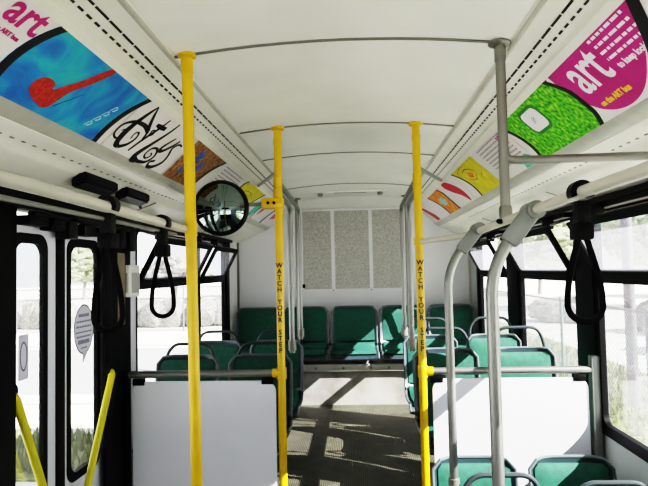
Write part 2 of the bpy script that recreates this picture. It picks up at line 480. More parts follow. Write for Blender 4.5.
# balloon sticker on the rear leaf and oblong sticker on the front leaf
b = B()
cy, cz = 2.545, 1.412
pl = [(cy+.094*math.cos(t), cz+.112*math.sin(t)) for t in [(-1.25+k*(2*PI-.45)/26) for k in range(27)]]
pl = pl+[(cy-.012, cz-.15)]
prism(b, pl, -1.1859, -1.1852, 'x')
st = obj('balloon_sticker', b, M_stick, g2); st['label'] = 'pale balloon-shaped sticker with dark print'
b = B(); out = [(u, v) for u, v in pl]; inn = [(cy+(u-cy)*.93, cz+(v-cz)*.94) for u, v in pl]
ring(b, out, inn, -1.1851, -1.1846, 'x'); 
for k, (hw, dz, t) in enumerate(((.05, .062, .007), (.07, .035, .004), (.07, .012, .004), (.075, -.012, .0025), (.068, -.032, .004), (.055, -.055, .009), (.03, -.082, .003))):
    n = 9 if k != 3 else 1
    for q in range(n):
        a = cy-hw+2*hw*q/n
        prism(b, [(a, cz+dz-t), (a+2*hw/n*(.72 if n > 1 else 1), cz+dz-t), (a+2*hw/n*(.72 if n > 1 else 1), cz+dz+t), (a, cz+dz+t)], -1.1851, -1.1846, 'x')
# joined to the sticker as its printed face
me2 = bpy.data.meshes.new('print'); 
mm = Vector(wloc(st))
for v in b.verts: v.co -= mm
b.to_mesh(me2); b.free(); me2.materials.append(M_stickink)
pr = bpy.data.objects.new('sticker_print', me2); COL.objects.link(pr); pr.parent = d2
pr.location = (0, 0, 0)
b = B(); prism(b, rrect(2.04, 2.105, 1.275, 1.44, .006, 2), -1.1859, -1.1852, 'x')
s2 = obj('oblong_sticker', b, M_stick, g1); s2['label'] = 'pale oblong sticker with an oval'
b = B(); ring(b, [(2.073+.024*math.cos(t), 1.36+.055*math.sin(t)) for t in [k*PI/10 for k in range(20)]], [(2.073+.018*math.cos(t), 1.36+.047*math.sin(t)) for t in [k*PI/10 for k in range(20)]], -1.1851, -1.1846, 'x')
obj('sticker_oval', b, M_stickink, d1)
# door operator mechanism above the leaves
dm = thing('door_operator', 'black door operating mechanism in the header above the two door leaves', 'mechanism', (-1.15, 2.4, 1.87))
b = B(); box(b, -1.2, -1.10, 1.74, 2.97, 1.89, 1.962, .006); obj('header_box', b, M_black, dm)
b = B(); box(b, -1.13, -1.10, 2.0, 2.95, 1.868, 1.885, .003); obj('linkage_bar', b, M_blackp, dm)
for y0, y1, z0, z1 in ((1.97, 2.10, 1.835, 1.868), (2.13, 2.22, 1.825, 1.868), (2.25, 2.32, 1.80, 1.905), (2.38, 2.50, 1.82, 1.868), (2.53, 2.64, 1.83, 1.865), (2.76, 2.82, 1.78, 1.91), (2.87, 2.94, 1.77, 1.92)):
    b = B(); box(b, -1.16, -1.10, y0, y1, z0, z1, .005); obj('roller_bracket', b, M_blackp, dm)
for y in (2.12, 2.52):
    b = B(); tube(b, [(-1.10, y, 1.85), (-1.085, y, 1.85)], .018, 10); obj('roller', b, M_blackp, dm)
# intercom on the post
ib = thing('wall_box', 'small white box with grey grille on the post beside the door', 'box', (-1.165, 2.98, 1.53))
b = B(); box(b, -1.16, -1.12, 2.905, 3.05, 1.535, 1.70, .006); obj('housing', b, M_boxwhite, ib)
b = B(); box(b, -1.1205, -1.1175, 2.935, 3.03, 1.555, 1.66); box(b, -1.15, -1.13, 2.9035, 2.9055, 1.56, 1.66)
obj('speaker_grille', b, M_boxgrille, ib)
# black housings on the left panel above the door
for i, (ya, yb, lb) in enumerate(((2.12, 2.42, 'black wedge-shaped housing above the door, nearer of the two'), (2.52, 2.80, 'black wedge-shaped housing above the door, farther of the two'))):
    hb = thing('black_housing', lb, 'housing', (-1.06, (ya+yb)/2, 2.02), 'black housings above the door')
    b = B()
    prism(b, [(-1.035, 2.022), (-1.0, 2.037), (-.972, 2.047), (-.972, 2.004), (-1.03, 1.982)], ya, yb, 'y')
    bmesh.ops.bevel(b, geom=b.edges[:], offset=.008, segments=2, affect='EDGES')
    obj('body', b, M_blackp, hb)
    b = B(); tube(b, fillet([(-1.03, yb-.02, 2.0), (-1.03, yb+.03, 1.985), (-1.05, yb+.08, 1.985), (-1.06, yb+.09, 2.01)], .02), .007, 6)
    obj('cable', b, M_black, hb)

# ------------------------------------------------------------------ bench base, rear fittings
b = B(); box(b, -1.2, 1.2, 5.33, 6.0, FR, .735)
struct('trim_bench_riser', b, M_riser)
b = B(); box(b, -1.2, 1.2, 5.30, 6.0, .735, .80, .006)
bb = struct('trim_bench_top', b, M_covetrim)
for x in (-.35, -.1, .15, .31, .6):
    b = B(); tube(b, [(x, 5.302, .765), (x, 5.295, .765)], .012, 10); obj('bolt', b, M_chrome, bb)
gp = thing('rear_grille', 'speckled grey three-panel grille with white frame on the rear wall', 'grille', (0, 5.99, 1.45))
b = B(); ring(b, rrect(-.535, .545, 1.435, 2.29, .006, 2), rrect(-.51, .52, 1.46, 2.268, .004, 2), 5.975, 5.999, 'y')
for x in (-.198, .192): box(b, x-.018, x+.018, 5.977, 5.998, 1.46, 2.268)
obj('frame', b, M_wall, gp)
for x0, x1 in ((-.51, -.216), (-.18, .174), (.21, .52)):
    b = B(); box(b, x0, x1, 5.986, 5.996, 1.46, 2.268); obj('mesh_panel', b, M_grille, gp)
for x in (-.505, .515):
    b = B(); box(b, x-.014, x+.014, 5.965, 5.977, 1.475, 1.515, .003); obj('latch', b, M_black, gp)
for x in (-.52, -.2, .19, .53):
    b = B(); tube(b, [(x, 5.975, 1.447), (x, 5.97, 1.447)], .008, 8); obj('screw', b, M_dsteel, gp)
hv = thing('ceiling_fitting', 'shallow ceiling fitting with two small knobs near the rear wall', 'fitting', (0, 5.45, 2.38))
b = B(); box(b, -.34, .34, 5.35, 5.55, 2.376, 2.389, .004); obj('plate', b, M_ceil, hv)
for x in (-.285, .275):
    b = B(); lathe(b, [(.001, 0), (.025, 0), (.025, -.02), (.018, -.03), (.001, -.03)], (x, 5.42, 2.378), (0, 0, 1), 14); obj('knob', b, M_dsteel, hv)
b = B(); box(b, -.15, .15, 5.395, 5.41, 2.372, 2.377); obj('slot', b, M_gasket, hv)

# ------------------------------------------------------------------ seats
def grid_shell(bm, W, path, rows, off=0., th=.012, wing=.035, x0=-1, x1=1, bulge=0., nx=10):
    """path: list of (y, z, ny, nz, halfwidth)"""
    front = []; back = []
    for i, (y, z, ny, nz, hw) in enumerate(path):
        e = 1-abs(2*i/(len(path)-1)-1)**6
        fr = []; bk = []
        for k in range(nx+1):
            s = -1+2*k/nx
            wg = wing*(1 if abs(nz) < .6 else .35)
            o = off+wg*abs(s)**5+bulge*(1-s**6)*e
            fr.append(bm.verts.new((s*hw, y+ny*(o+th/2), z+nz*(o+th/2))))
            o2 = off+wg*abs(s)**5
            bk.append(bm.verts.new((s*hw, y+ny*(o2-th/2), z+nz*(o2-th/2))))
        front.append(fr); back.append(bk)
    n = len(path)
    for i in range(n-1):
        for k in range(nx):
            bm.faces.new((front[i][k], front[i][k+1], front[i+1][k+1], front[i+1][k]))
            bm.faces.new((back[i][k], back[i+1][k], back[i+1][k+1], back[i][k+1]))
    for i in range(n-1):
        bm.faces.new((front[i][0], front[i+1][0], back[i+1][0], back[i][0]))
        bm.faces.new((front[i][nx], back[i][nx], back[i+1][nx], front[i+1][nx]))
    for k in range(nx):
        bm.faces.new((front[0][k], back[0][k], back[0][k+1], front[0][k+1]))
        bm.faces.new((front[n-1][k], front[n-1][k+1], back[n-1][k+1], back[n-1][k]))
    return bm
WT = [1.]
def seat_path(pan, top, depth, hw, lean=.07, n=7):
    """from the top of the back down, round the crook and out to the front lip (facing -y)"""
    P = []
    ctrl = [Vector((0, lean*0, top)), Vector((0, -lean*.55, pan+.16)), Vector((0, -lean-.01, pan+.055)), Vector((0, -lean-.06, pan+.005)), Vector((0, -lean-.2, pan-.005)), Vector((0, -depth+.04, pan+.012)), Vector((0, -depth, pan-.03))]
    pts = [ctrl[0].lerp(ctrl[1], k/6) for k in range(6)]+fillet(ctrl[1:], .06, 5)
    out = []
    for i, p in enumerate(pts):
        d = (pts[min(i+1, len(pts)-1)]-pts[max(i-1, 0)]).normalized()
        nrm = Vector((0, d.z, -d.y))
        if nrm.y > 0: nrm = -nrm
        if abs(d.y) > .8: nrm = Vector((0, d.z, -d.y)); nrm = nrm if nrm.z > 0 else -nrm
        w = hw
        k = (p-pts[0]).length
        if k < .05: w = hw-.035*(1-k/.05)**2
        out.append((p.y, p.z, nrm.y, nrm.z, w))
    return out
def make_seat(name, label, hw=.185, pan=.33, top=.735, depth=.46, handle=True, leg=True, group=None):
    r = thing(name, label, 'seat', (0, 0, 0), group)
    path = seat_path(pan, top, depth, hw)
    b = grid_shell(B(), hw, path, 0, 0., .020, .038)
    sh = obj('shell', b, M_shell, r, True, .9)
    # light rim bead round the shell edge
    L = []; R = []
    for y, z, ny, nz, w in path:
        q = .040 if abs(nz) < .6 else .016; L.append((-w, y+ny*q, z+nz*q)); R.append((w, y+ny*q, z+nz*q))
    y, z, ny, nz, w = path[0]
    topl = [(-w+2*w*k/8, y+ny*(.038*abs(-1+k/4)**5+.002), z+.008) for k in range(1, 8)]
    b = B(); tube(b, L[::-1]+topl+R, .0080, 8)
    obj('rim', b, M_shellrim, sh, True)
    nb = 0
    for i, p in enumerate(path):
        if p[1] > pan+.075: nb = i
    back = [(y, z, ny, nz, hw-.024) for y, z, ny, nz, w in path[:nb+1]]
    # inset top edge of the back pad
    y, z, ny, nz, w = back[0]; back[0] = (y-.002, z-.018, ny, nz, hw-.042)
    b = grid_shell(B(), hw, back, 0, .018, .02, .012, bulge=.016)
    obj('back_pad', b, M_pad, r, True, .9)
    st = [(y, z, ny, nz, hw-.024) for y, z, ny, nz, w in path[nb+2:-2]]
    b = grid_shell(B(), hw, st, 0, .018, .02, .012, bulge=.018)
    obj('seat_pad', b, M_pad, r, True, .9)
    if handle:
        b = B(); a = hw-.035
        tube(b, fillet([(-a, .012, top-.10), (-a, .02, top+.06), (-a+.05, .02, top+.125), (a-.04, .02, top+.125), (a, .02, top+.04), (a, .012, top-.10)], .045), .0100, 10)
        obj('grab_handle', b, M_greyplastic, r, True)
    if leg:
        b = B(); prism(b, [(-.36, pan-.03), (-.10, pan-.03), (-.14, .04), (-.16, 0), (-.32, 0), (-.30, .05)], -.03, .03, 'x'); obj('leg', b, M_greyplastic, r, True)
        b = B(); box(b, -hw*.8, hw*.8, -.38, -.08, pan-.055, pan-.022, .006); obj('support_frame', b, M_greyplastic, r, True)
    return r
XA, XO = .545, .985
first = make_seat('bus_seat', 'x', group='green padded seats in rows')
plan = [
 (XA, 3.5, FR, 'green padded bus seat with blue-grey shell, aisle seat just behind the sunlit right partition'),
 (XO, 3.5, FR, 'green padded bus seat with grab handle, window seat just behind the sunlit right partition'),
 (XA, 4.2, FR, 'sunlit green aisle seat, second row behind the right partition'),
 (XO, 4.2, FR, 'green window seat, second row behind the right partition'),
 (-XA, 3.5, FR, 'shaded aisle seat just behind the left partition, beside the yellow pole'),
 (-XO, 3.5, FR, 'shaded window seat just behind the left partition, its handle against the glass'),
 (-XA, 4.2, FR, 'shaded aisle seat in the second row behind the left partition'),
 (-XO, 4.2, FR, 'shaded window seat in the second row behind the left partition'),
 (XA, 2.74, .04, 'green seat backed against the front of the right partition, aisle side'),
 (XO-.01, 2.74, .04, 'green seat backed against the front of the right partition, window side'),
 (.555, 2.20, .02, 'green seat in the low front section with its handle at the bottom edge, aisle side'),
 (.958, 2.20, -.01, 'green seat in the low front section with its handle at the bottom edge, window side'),
]
for i, (x, y, z, lb) in enumerate(plan):
    o = first if i == 0 else copy_tree(first)
    o.location = (x, y, z); o['label'] = lb
    if i in (8, 9):
        for ch in list(o.children):
            if ch.name.startswith('grab_handle'): bpy.data.objects.remove(ch)
    if x < 0:
        o.location.z -= .02
        for ch in o.children:
            if ch.name.startswith('grab_handle'): ch.location.z = -.05
bench0 = make_seat('bench_seat', 'x', hw=.217, pan=.075, top=.485, depth=.50, handle=False, leg=False, group='green seats of the rear bench')
for i, (x, lb) in enumerate(((-.93, 'dark green rear bench seat at the far left end under the white wall'), (-.465, 'dark green rear bench seat, second from the left'), (.005, 'middle green seat of the rear bench at the end of the aisle'), (.475, 'sunlit green rear bench seat to the right of the aisle'), (.94, 'rear bench seat at the far right corner by the window'))):
    o = bench0 if i == 0 else copy_tree(bench0)
    o.location = (x, 5.74, .80); o['label'] = lb

# ------------------------------------------------------------------ partitions
def partition(s, x0, x1, lb):
    p = thing('partition', lb, 'partition', ((x0+x1)/2, YP, .0))
    b = B(); prism(b, rrect(x0, x1, .08, 1.112, .055, 6), YP-.008, YP+.008, 'y'); obj('panel', b, M_panel, p)
    a = x0-.02 if s < 0 else x0-.035; c = x1+.01 if s < 0 else x1+.03
    b = B(); tube(b, [(a, YP, 1.148), (c, YP, 1.148)], .018, 14); obj('top_rail', b, M_chrome, p)
    for x in ((x0+.03) if s < 0 else (x0+.02), x1-.04):
        b = B(); box(b, x-.03, x+.03, YP-.012, YP+.012, 1.095, 1.128, .003); obj('bracket', b, M_black, p)
    b = B(); box(b, x0+.03, x1-.03, YP+.01, YP+.03, .08, 1.06, .004); obj('rear_stiffener', b, M_lower, p)
    if s > 0:
        b = B(); box(b, 1.150, 1.19, YP-.02, YP+.03, .03, 1.215, .006); obj('wall_post', b, M_clampgrey, p)
    else:
        b = B(); box(b, x0-.05, x0-.02, YP-.015, YP+.02, .03, 1.165, .004); obj('wall_post', b, M_black, p)
    return p
partition(-1, -1.095, -.375, 'white partition panel in shade behind the left door, yellow pole at its edge')
partition(1, .395, 1.135, 'white sunlit partition panel on the right with steel top rail')

# ------------------------------------------------------------------ yellow poles
def flange(bm, x, y, z, r=.034, h=-.012):
    lathe(bm, [(.001, 0), (r, 0), (r, h*.6), (r*.7, h), (.001, h)], (x, y, z), (0, 0, 1), 18)
def step_lettering(parent, x, y, ztop, r):
    z = ztop
    for word in ('WATCH', 'YOUR', 'STEP'):
        b = B()
        for ch in word:
            merge(b, text_bm(ch, .033, bold=.0009), Matrix.Translation((x, y-r-.0012, z)) @ Matrix.Rotation(PI/2, 4, 'X')); z -= .0300
        o = obj('lettering', b, M_ink, parent); o['label'] = 'black stacked letters ' + word
        z -= .0300
def ceil_z(x): return 2.392-.037*(x/.55)**2
p = thing('yellow_pole', 'yellow floor-to-ceiling pole nearest the viewer on the left, by the door', 'pole', (-.493, 1.83, 0), 'yellow poles')
b = B(); tube(b, [(-.467, 1.83, 0), (-.498, 1.83, 2.36)], .0178, 18); obj('tube', b, M_yellow, p)
b = B(); flange(b, -.498, 1.83, ceil_z(.493), .030, -.014); obj('ceiling_flange', b, M_yellow, p)
b = B(); flange(b, -.467, 1.83, 0, .045, .02); obj('floor_flange', b, M_yellow, p)
b = B(); tube(b, [(-.498, 1.83, 2.34), (-.497, 1.83, 2.30)], .0200, 18); obj('collar', b, M_yellow, p)
b = B(); tube(b, [(-.490, 1.83, 1.77), (-.491, 1.83, 1.815)], .0200, 18); obj('rail_clamp', b, M_yellow, p)
for s, lb in ((-1, 'yellow pole reading WATCH YOUR STEP at the left partition, holding the mirror'), (1, 'yellow pole reading WATCH YOUR STEP at the right partition')):
    x = -.345 if s < 0 else .349
    p = thing('yellow_pole', lb, 'pole', (x, YP, 0), 'yellow poles')
    b = B(); tube(b, [(x, YP, .215), (x, YP, ceil_z(x)-.01)], .0195, 18); obj('tube', b, M_yellow, p)
    b = B(); flange(b, x, YP, ceil_z(x), .036, -.016); obj('ceiling_flange', b, M_yellow, p)
    b = B(); flange(b, x, YP, .215, .045, .02); obj('floor_flange', b, M_yellow, p)
    b = B(); tube(b, [(x, YP, 2.285), (x, YP, 2.315)], .022, 18); obj('collar', b, M_yellow, p)
    b = B(); tube(b, [(x, YP, 1.12), (x, YP, 1.175)], .025, 18); tube(b, [(x, YP, 1.148), (x+(-.045 if s < 0 else .05), YP, 1.148)], .022, 14); obj('rail_tee', b, M_yellow, p)
    step_lettering(p, x, YP, 1.68, .0195)
    b = B(); tube(b, [(x, YP, 2.155), (s*.648, 4.10, 2.268)], .011, 10); obj('brace_bar', b, M_chrome, p)
    if s < 0:
        b = B(); box(b, x-.085, x+.025, YP-.026, YP+.026, 1.965, 2.02, .008); cl = obj('mirror_clamp', b, M_yellow, p)
        for dx in (-.05, -.02):
            b = B(); tube(b, [(x+dx, YP-.026, 1.993), (x+dx, YP-.034, 1.993)], .008, 8); obj('clamp_bolt', b, M_black, cl)
    else:
        b = B(); tube(b, [(x, YP, 1.765), (x, YP, 1.80)], .024, 18); obj('rail_clamp', b, M_yellow, p)
# mirror
m = thing('convex_mirror', 'round black-rimmed convex mirror on an arm of the left yellow pole', 'mirror', (-.61, 2.75, 1.962))
ax = Vector((.02, -1, .02)).normalized(); mc = Vector((-.608, 2.77, 1.962))
b = B(); lathe(b, [(.119, .034), (.127, .036), (.134, .028), (.136, .012), (.13, -.004), (.06, -.02), (.001, -.024)], mc, ax, 40); obj('rim', b, M_blackp, m)
b = B(); prof = [(.1205*math.sin(a)/math.sin(.62), .030+(.1205/math.sin(.62))*(math.cos(a)-math.cos(.62))) for a in [.62*k/10 for k in range(10, -1, -1)]]
prof[-1] = (0, prof[-1][1]); lathe(b, prof, mc, ax, 40); obj('mirror_face', b, M_mirror, m, sharp=3)
b = B(); tube(b, [(-.608, 2.80, 1.962), (-.57, 2.835, 1.985), (-.425, YP, 1.990)], .010, 10); obj('arm', b, M_dsteel, m)

# ------------------------------------------------------------------ steel poles and rails
r = thing('grab_rail', 'pale overhead grab rail on the left carrying two black straps', 'rail', (-.52, .6, 1.805))
b = B(); tube(b, [(-.525, Y0+.1, 1.808), (-.525, 1.0, 1.808), (-.52, 1.80, 1.795), (-.50, 1.83, 1.792)], .0130, 14); obj('tube', b, M_railcream, r)
b = B(); tube(b, [(-.525, Y0+.1, 2.35), (-.525, Y0+.1, 1.79)], .018, 12); obj('hanger', b, M_dsteel, r)
b = B(); tube(b, [(-.53, Y0+.1, 1.786), (-.53, 1.80, 1.775)], .005, 8); obj('underside_strip', b, M_dsteel, r)
r = thing('grab_rail', 'pale overhead grab rail on the right running back to the yellow pole', 'rail', (.5, .6, 1.8))
b = B(); tube(b, fillet([(.5, Y0+.1, 1.80), (.5, 1.2, 1.80), (.5, 2.385, 1.784), (.354, YP, 1.782)], .06), .0125, 14); obj('tube', b, M_railcream, r)
b = B(); tube(b, [(.5, Y0+.1, 2.35), (.5, Y0+.1, 1.78)], .018, 12); obj('hanger', b, M_dsteel, r)
# hanging pole with side arm
p = thing('steel_pole', 'brushed steel pole hanging from the ceiling at right with a sideways arm', 'pole', (.505, 1.83, 1.78))
b = B(); tube(b, [(.505, 1.83, 2.36), (.505, 1.83, 1.80)], .0155, 16); obj('tube', b, M_dsteel, p)
b = B(); flange(b, .505, 1.83, ceil_z(.505), .036, -.014); obj('ceiling_flange', b, M_dsteel, p)
b = B(); tube(b, [(.505, 1.83, 2.34), (.505, 1.83, 2.30)], .018, 16); obj('collar', b, M_dsteel, p)
b = B(); tube(b, fillet([(.507, 1.83, 2.03), (.512, 1.83, 1.985), (.56, 1.83, 1.982), (1.08, 1.83, 1.985)], .03), .0135, 14); obj('side_arm', b, M_dsteel, p)
b = B(); box(b, .486, .524, 1.812, 1.848, 1.785, 1.845, .012); obj('rail_socket', b, M_dsteel, p)
b = B(); tube(b, [(.485, 1.815, 1.79), (.475, 1.80, 1.79)], .008, 8); obj('screw', b, M_black, p)
# bent stanchions on the right
for y, zf, lb in ((1.56, 0., 'bent steel stanchion nearest the viewer, clamped to the right rail'), (2.245, .0, 'bent steel stanchion, farther of the two clamped to the right rail')):
    x = .392 if y < 2 else .385
    p = thing('bent_stanchion', lb, 'pole', (x, y, zf), 'bent stanchions on the right')
    b = B(); tube(b, fillet([(x, y, zf), (x, y, 1.655), (.50, y-.02, 1.80)], .10, 10), .0165 if y < 2 else .016, 16); obj('tube', b, M_chrome, p)
    b = B()
    t = bmesh.new(); box(t, -.026, .026, -.024, .024, -.055, .055, .006)
    a = Vector((.50-x, -.02, .145)).normalized(); q = a.to_track_quat('Z', 'Y').to_matrix().to_4x4(); q.translation = Vector((.47, y-.015, 1.757))
    merge(b, t, q); obj('clamp_sleeve', b, M_clampgrey, p)
    b = B(); tube(b, [(.5, y-.06, 1.795), (.5, y+.02, 1.795)], .024, 14); obj('rail_clamp', b, M_clampgrey, p)
    if y > 2:
        b = B(); tube(b, [(x, y, .74), (x, y, .86)], .021, 14); obj('seat_socket', b, M_dsteel, p)
    b = B(); flange(b, x, y, zf, .04, .02); obj('floor_flange', b, M_dsteel, p)
# rear stanchions on the seat corners, bending out to the cove
for s in (-1, 1):
    for y, nm in ((3.5, 'first'), (4.2, 'second')):
        x = s*(.358 if y < 4 else .372)
        p = thing('rear_stanchion', 'steel stanchion rising from the %s row aisle seat on the %s' % (nm, 'left' if s < 0 else 'right'), 'pole', (x, y, 1.2), 'stanchions on rear aisle seats')
        b = B(); tube(b, fillet([(x, y, 1.16), (x, y, 2.045 if y < 4 else 2.10), (s*.348, YP+.02, 2.045 if y < 4 else 2.10)], .11, 10), .0165 if y < 4 else .0155, 14); obj('tube', b, M_chrome, p)
        b = B(); tube(b, [(x, y, 1.175), (x, y, 1.235)], .024, 14); obj('seat_socket', b, M_dsteel, p)
        b = B(); zc = 2.045 if y < 4 else 2.10; tube(b, [(s*.348, YP, zc-.022), (s*.348, YP, zc+.022)], .022, 14); obj('pole_clamp', b, M_yellow, p)
    x = s*.53
    p = thing('rear_stanchion', 'steel pole with dark ceiling flange above the rear bench, %s of the aisle' % ('left' if s < 0 else 'right'), 'pole', (x*.43, 5.6, 1.0), 'poles by the rear bench')
    p.location = (x, 5.6, 1.0)
    b = B(); tube(b, [(x, 5.6, .885), (x, 5.6, 2.355)], .016, 12); obj('tube', b, M_dsteel, p)
    b = B(); flange(b, x, 5.6, 2.358, .045, -.012); obj('ceiling_flange', b, M_gasket, p)

# ------------------------------------------------------------------ straps
def strap(x, y, zr, zb, fan, wob, lb):
    p = thing('hand_strap', lb, 'strap', (x, y, zr), 'black hanging hand straps')
    R = .0185
    b = B()
    arc = [(x+R*math.sin(t)*1.0, y, zr+R*math.cos(t)) for t in [(-2.1+k*4.3/14) for k in range(15)]]
    ribbon(b, arc, (0, 1, 0), .026, .012)
    box(b, x-.014, x+.014, y-.016, y+.016, zr-.070, zr-.018, .005)
    obj('hook', b, M_blackp, p)
    b = B(); box(b, x-.018, x+.018, y-.020, y+.026, zr-.098, zr-.062, .005); obj('buckle', b, M_black, p)
    zt = zr-.07; hgt = zt-zb; w = fan; dx, dy = .92, .39*(1 if x < 0 else -1); H = []
    def at(o, z): return (x+o*dx, y+o*dy, z)
    for k in range(13):
        t = k/12; H.append((w*(.10+.90*math.sin(t*PI*.5)**1.3), zt-(hgt-w)*t))
    pts = [at(-o, z) for o, z in H]
    pts += [at(w*math.cos(PI+PI*k/10), zb+w+w*math.sin(PI+PI*k/10)) for k in range(1, 10)]
    pts += [at(o, z) for o, z in H[::-1]]
    b = B(); ribbon(b, pts, (-dy, dx, 0), .015, .012, True)
    obj('loop', b, M_strap, p)
strap(-.525, 1.285, 1.808, 1.525, .030, 0, 'black hand strap on the left rail, nearest the door leaves')
strap(-.525, 1.655, 1.798, 1.528, .031, 0, 'black hand strap on the left rail, next to the yellow pole')
strap(.5, 1.215, 1.80, 1.535, .033, 0, 'black hand strap hanging from the right rail in front of the windows')

# ------------------------------------------------------------------ posters on the coves
SL = .2555
class Poster:
    def __init__(self, s, y0, y1, label):
        self.s = s; self.yc = (y0+y1)/2; self.y0 = y0; self.y1 = y1
        self.o = thing('poster', label, 'poster', (0, 0, 0), None)
        n = Vector((-s*.673, 0, -.740)).normalized(); v = Vector((-s*.740, 0, .673)).normalized(); u = v.cross(n)
        mt = Matrix((u, v, n)).transposed().to_4x4()
        mt.translation = Vector((s*.7595, self.yc, 2.196))+n*.004
        self.o.matrix_world = mt
    def uv(self, y, a):
        return ((y-self.yc)*(-self.s), (.5-a)*SL)
    def poly(self, pts, name, m, lay, parent=None, th=.0008):
        b = B(); P = [self.uv(*q) for q in pts]
        prism(b, P, lay*.0011, lay*.0011+th)
        return obj(name, b, m, parent or self.o, True)
    def base(self, m=M_white):
        return self.poly([(self.y0, .01), (self.y1, .01), (self.y1, .99), (self.y0, .99)], 'sheet', m, 0)
    def text(self, body, y, a, size, m, name='lettering', rot=0, lay=2, **kw):
        u, v = self.uv(y, a)
        b = text_bm(body, size, rot=rot, loc=(u, v, lay*.0011), **kw)
        return obj(name, b, m, self.o, True)
    def strokes(self, strokes, m, name, lay=2):
        """list of (points, widths) in local uv metres"""
        b = B()
        for pts, ws in strokes:
            pts = [Vector((p[0], p[1], 0)) for p in pts]; N = len(pts); Lf = []; Rt = []
            for i, q in enumerate(pts):
                d = (pts[min(i+1, N-1)]-pts[max(i-1, 0)]).normalized(); nn = Vector((-d.y, d.x, 0))
                t = i/(N-1)*(len(ws)-1); k = min(int(t), len(ws)-2); w = ws[k]+(ws[k+1]-ws[k])*(t-k)
                z = lay*.0011
                Lf.append(b.verts.new((q.x+nn.x*w/2, q.y+nn.y*w/2, z))); Rt.append(b.verts.new((q.x-nn.x*w/2, q.y-nn.y*w/2, z)))
            for i in range(N-1): b.faces.new((Lf[i], Lf[i+1], Rt[i+1], Rt[i]))
        return obj(name, b, m, self.o, True)
    def greek(self, y0, y1, rows, m, a0, a1, name='small_print'):
        """lines of print too small to read"""
        b = B()
        for r_ in range(rows):
            a = a0+(a1-a0)*r_/max(1, rows-1); y = y0
            while y < y1:
                w = random.uniform(.012, .04); e = min(y+w, y1)
                P = [self.uv(y, a), self.uv(e, a), self.uv(e, a+.035), self.uv(y, a+.035)]
                prism(b, P, .0022, .0027); y = e+.008
        return obj(name, b, m, self.o, True)
def arc_pts(ya, ym, yb, n=10):
    """boundary curve across the sheet: y at top, middle, bottom"""
    return [((1-t)**2*ya+2*t*(1-t)*(2*ym-(ya+yb)/2)+t*t*yb, t*.98+.01) for t in [k/n for k in range(n+1)]]
def band(A, dw): return A+[(y+dw, a) for y, a in A[::-1]]
def sm(pts, n=8):
    P = [Vector((p[0], p[1])) for p in pts]; out = []
    for i in range(len(P)-1):
        p0 = P[max(i-1, 0)]; p1 = P[i]; p2 = P[i+1]; p3 = P[min(i+2, len(P)-1)]
        for k in range(n):
            t = k/n
            out.append(.5*((2*p1)+(p2-p0)*t+(2*p0-5*p1+4*p2-p3)*t*t+(3*p1-p0-3*p2+p3)*t**3))
    out.append(P[-1]); return out
def spiral(cx, cy, r0, turns, a0, sgn=1, n=26, r1=.002):
    return [(cx+(r0+(r1-r0)*k/n)*math.cos(a0+sgn*turns*2*PI*k/n), cy+(r0+(r1-r0)*k/n)*math.sin(a0+sgn*turns*2*PI*k/n)) for k in range(n+1)]

# left side ---------------------------------------------------------
P = Poster(-1, .70, 1.36, 'white poster with a magenta art logo, nearest on the left cove'); P.base()
P.text('art', 1.258, .20, .112, M_magink, 'art_logo', bold=.002, sx=.95, spacing=1.0, shear=.12)
P.text('on the ART bus', 1.235, .43, .018, M_magink, 'tagline', bold=.0006)
P = Poster(-1, 1.365, 1.965, 'blue mottled poster with a red pipe painting on the left cove'); P.base()
A1 = arc_pts(1.378, 1.310, 1.325); A2 = arc_pts(1.985, 1.905, 1.90)
A1 = [(max(y, 1.30), a) for y, a in A1]
P.poly(A1+A2[::-1], 'painting', M_blueart, 1)
P.poly(band(A1, .030), 'black_arc', M_ink, 2)
P.poly(band(A2, .030), 'black_arc', M_ink, 2)
pipe = sm([(1.453, .79), (1.447, .70), (1.463, .60), (1.494, .57), (1.522, .60), (1.530, .665), (1.56, .56), (1.60, .40), (1.655, .13), (1.676, .06), (1.692, .10), (1.675, .22), (1.64, .40), (1.60, .58), (1.585, .74), (1.573, .86), (1.55, .91), (1.53, .895), (1.49, .86), (1.453, .79)], 4)[:-1]
P.poly([(p.x, p.y) for p in pipe], 'red_pipe', M_red, 2)
ps = []
for k in range(4):
    y = 1.80+k*.018; a = .80-k*.11
    c = P.uv(y, a); ps.append((sm([(c[0]-.015, c[1]-.012), (c[0]+.004, c[1]+.012), (c[0]+.012, c[1]-.002), (c[0]-.002, c[1]-.010), (c[0]+.02, c[1]+.006)], 4), (.004, .004, .003)))
P.strokes(ps, M_paleblue, 'pale_scribble')
P.strokes([([P.uv(1.588, .83), P.uv(1.66, .52)], (.004, .002))], M_ink, 'shadow_line')
P = Poster(-1, 1.97, 2.60, 'white poster with curly black Art bus lettering on the left cove'); P.base()
U = lambda y, a: P.uv(y, a)
st = []
# A: tall slanted stroke, left swash, crossbar and spiral foot
st.append((sm([U(2.075, .07), U(2.055, .25), U(2.035, .50), U(2.03, .70), U(2.045, .86), U(2.075, .90)]), (.003, .013, .020, .024, .020, .010)))
st.append((sm([U(2.075, .90), U(2.115, .80), U(2.13, .66), U(2.115, .56), U(2.095, .60), U(2.10, .70)]), (.012, .010, .007, .005, .005)))
st.append((sm([U(2.075, .07), U(2.10, .22), U(2.14, .40), U(2.165, .47)]), (.003, .010, .014, .010)))
st.append((sm([U(2.165, .47), U(2.10, .42), U(2.02, .46), U(1.975, .58), U(1.975, .74), U(2.01, .80), U(2.03, .72), U(2.02, .62), U(2.0, .66)]), (.014, .012, .008, .006, .006, .005, .004)))
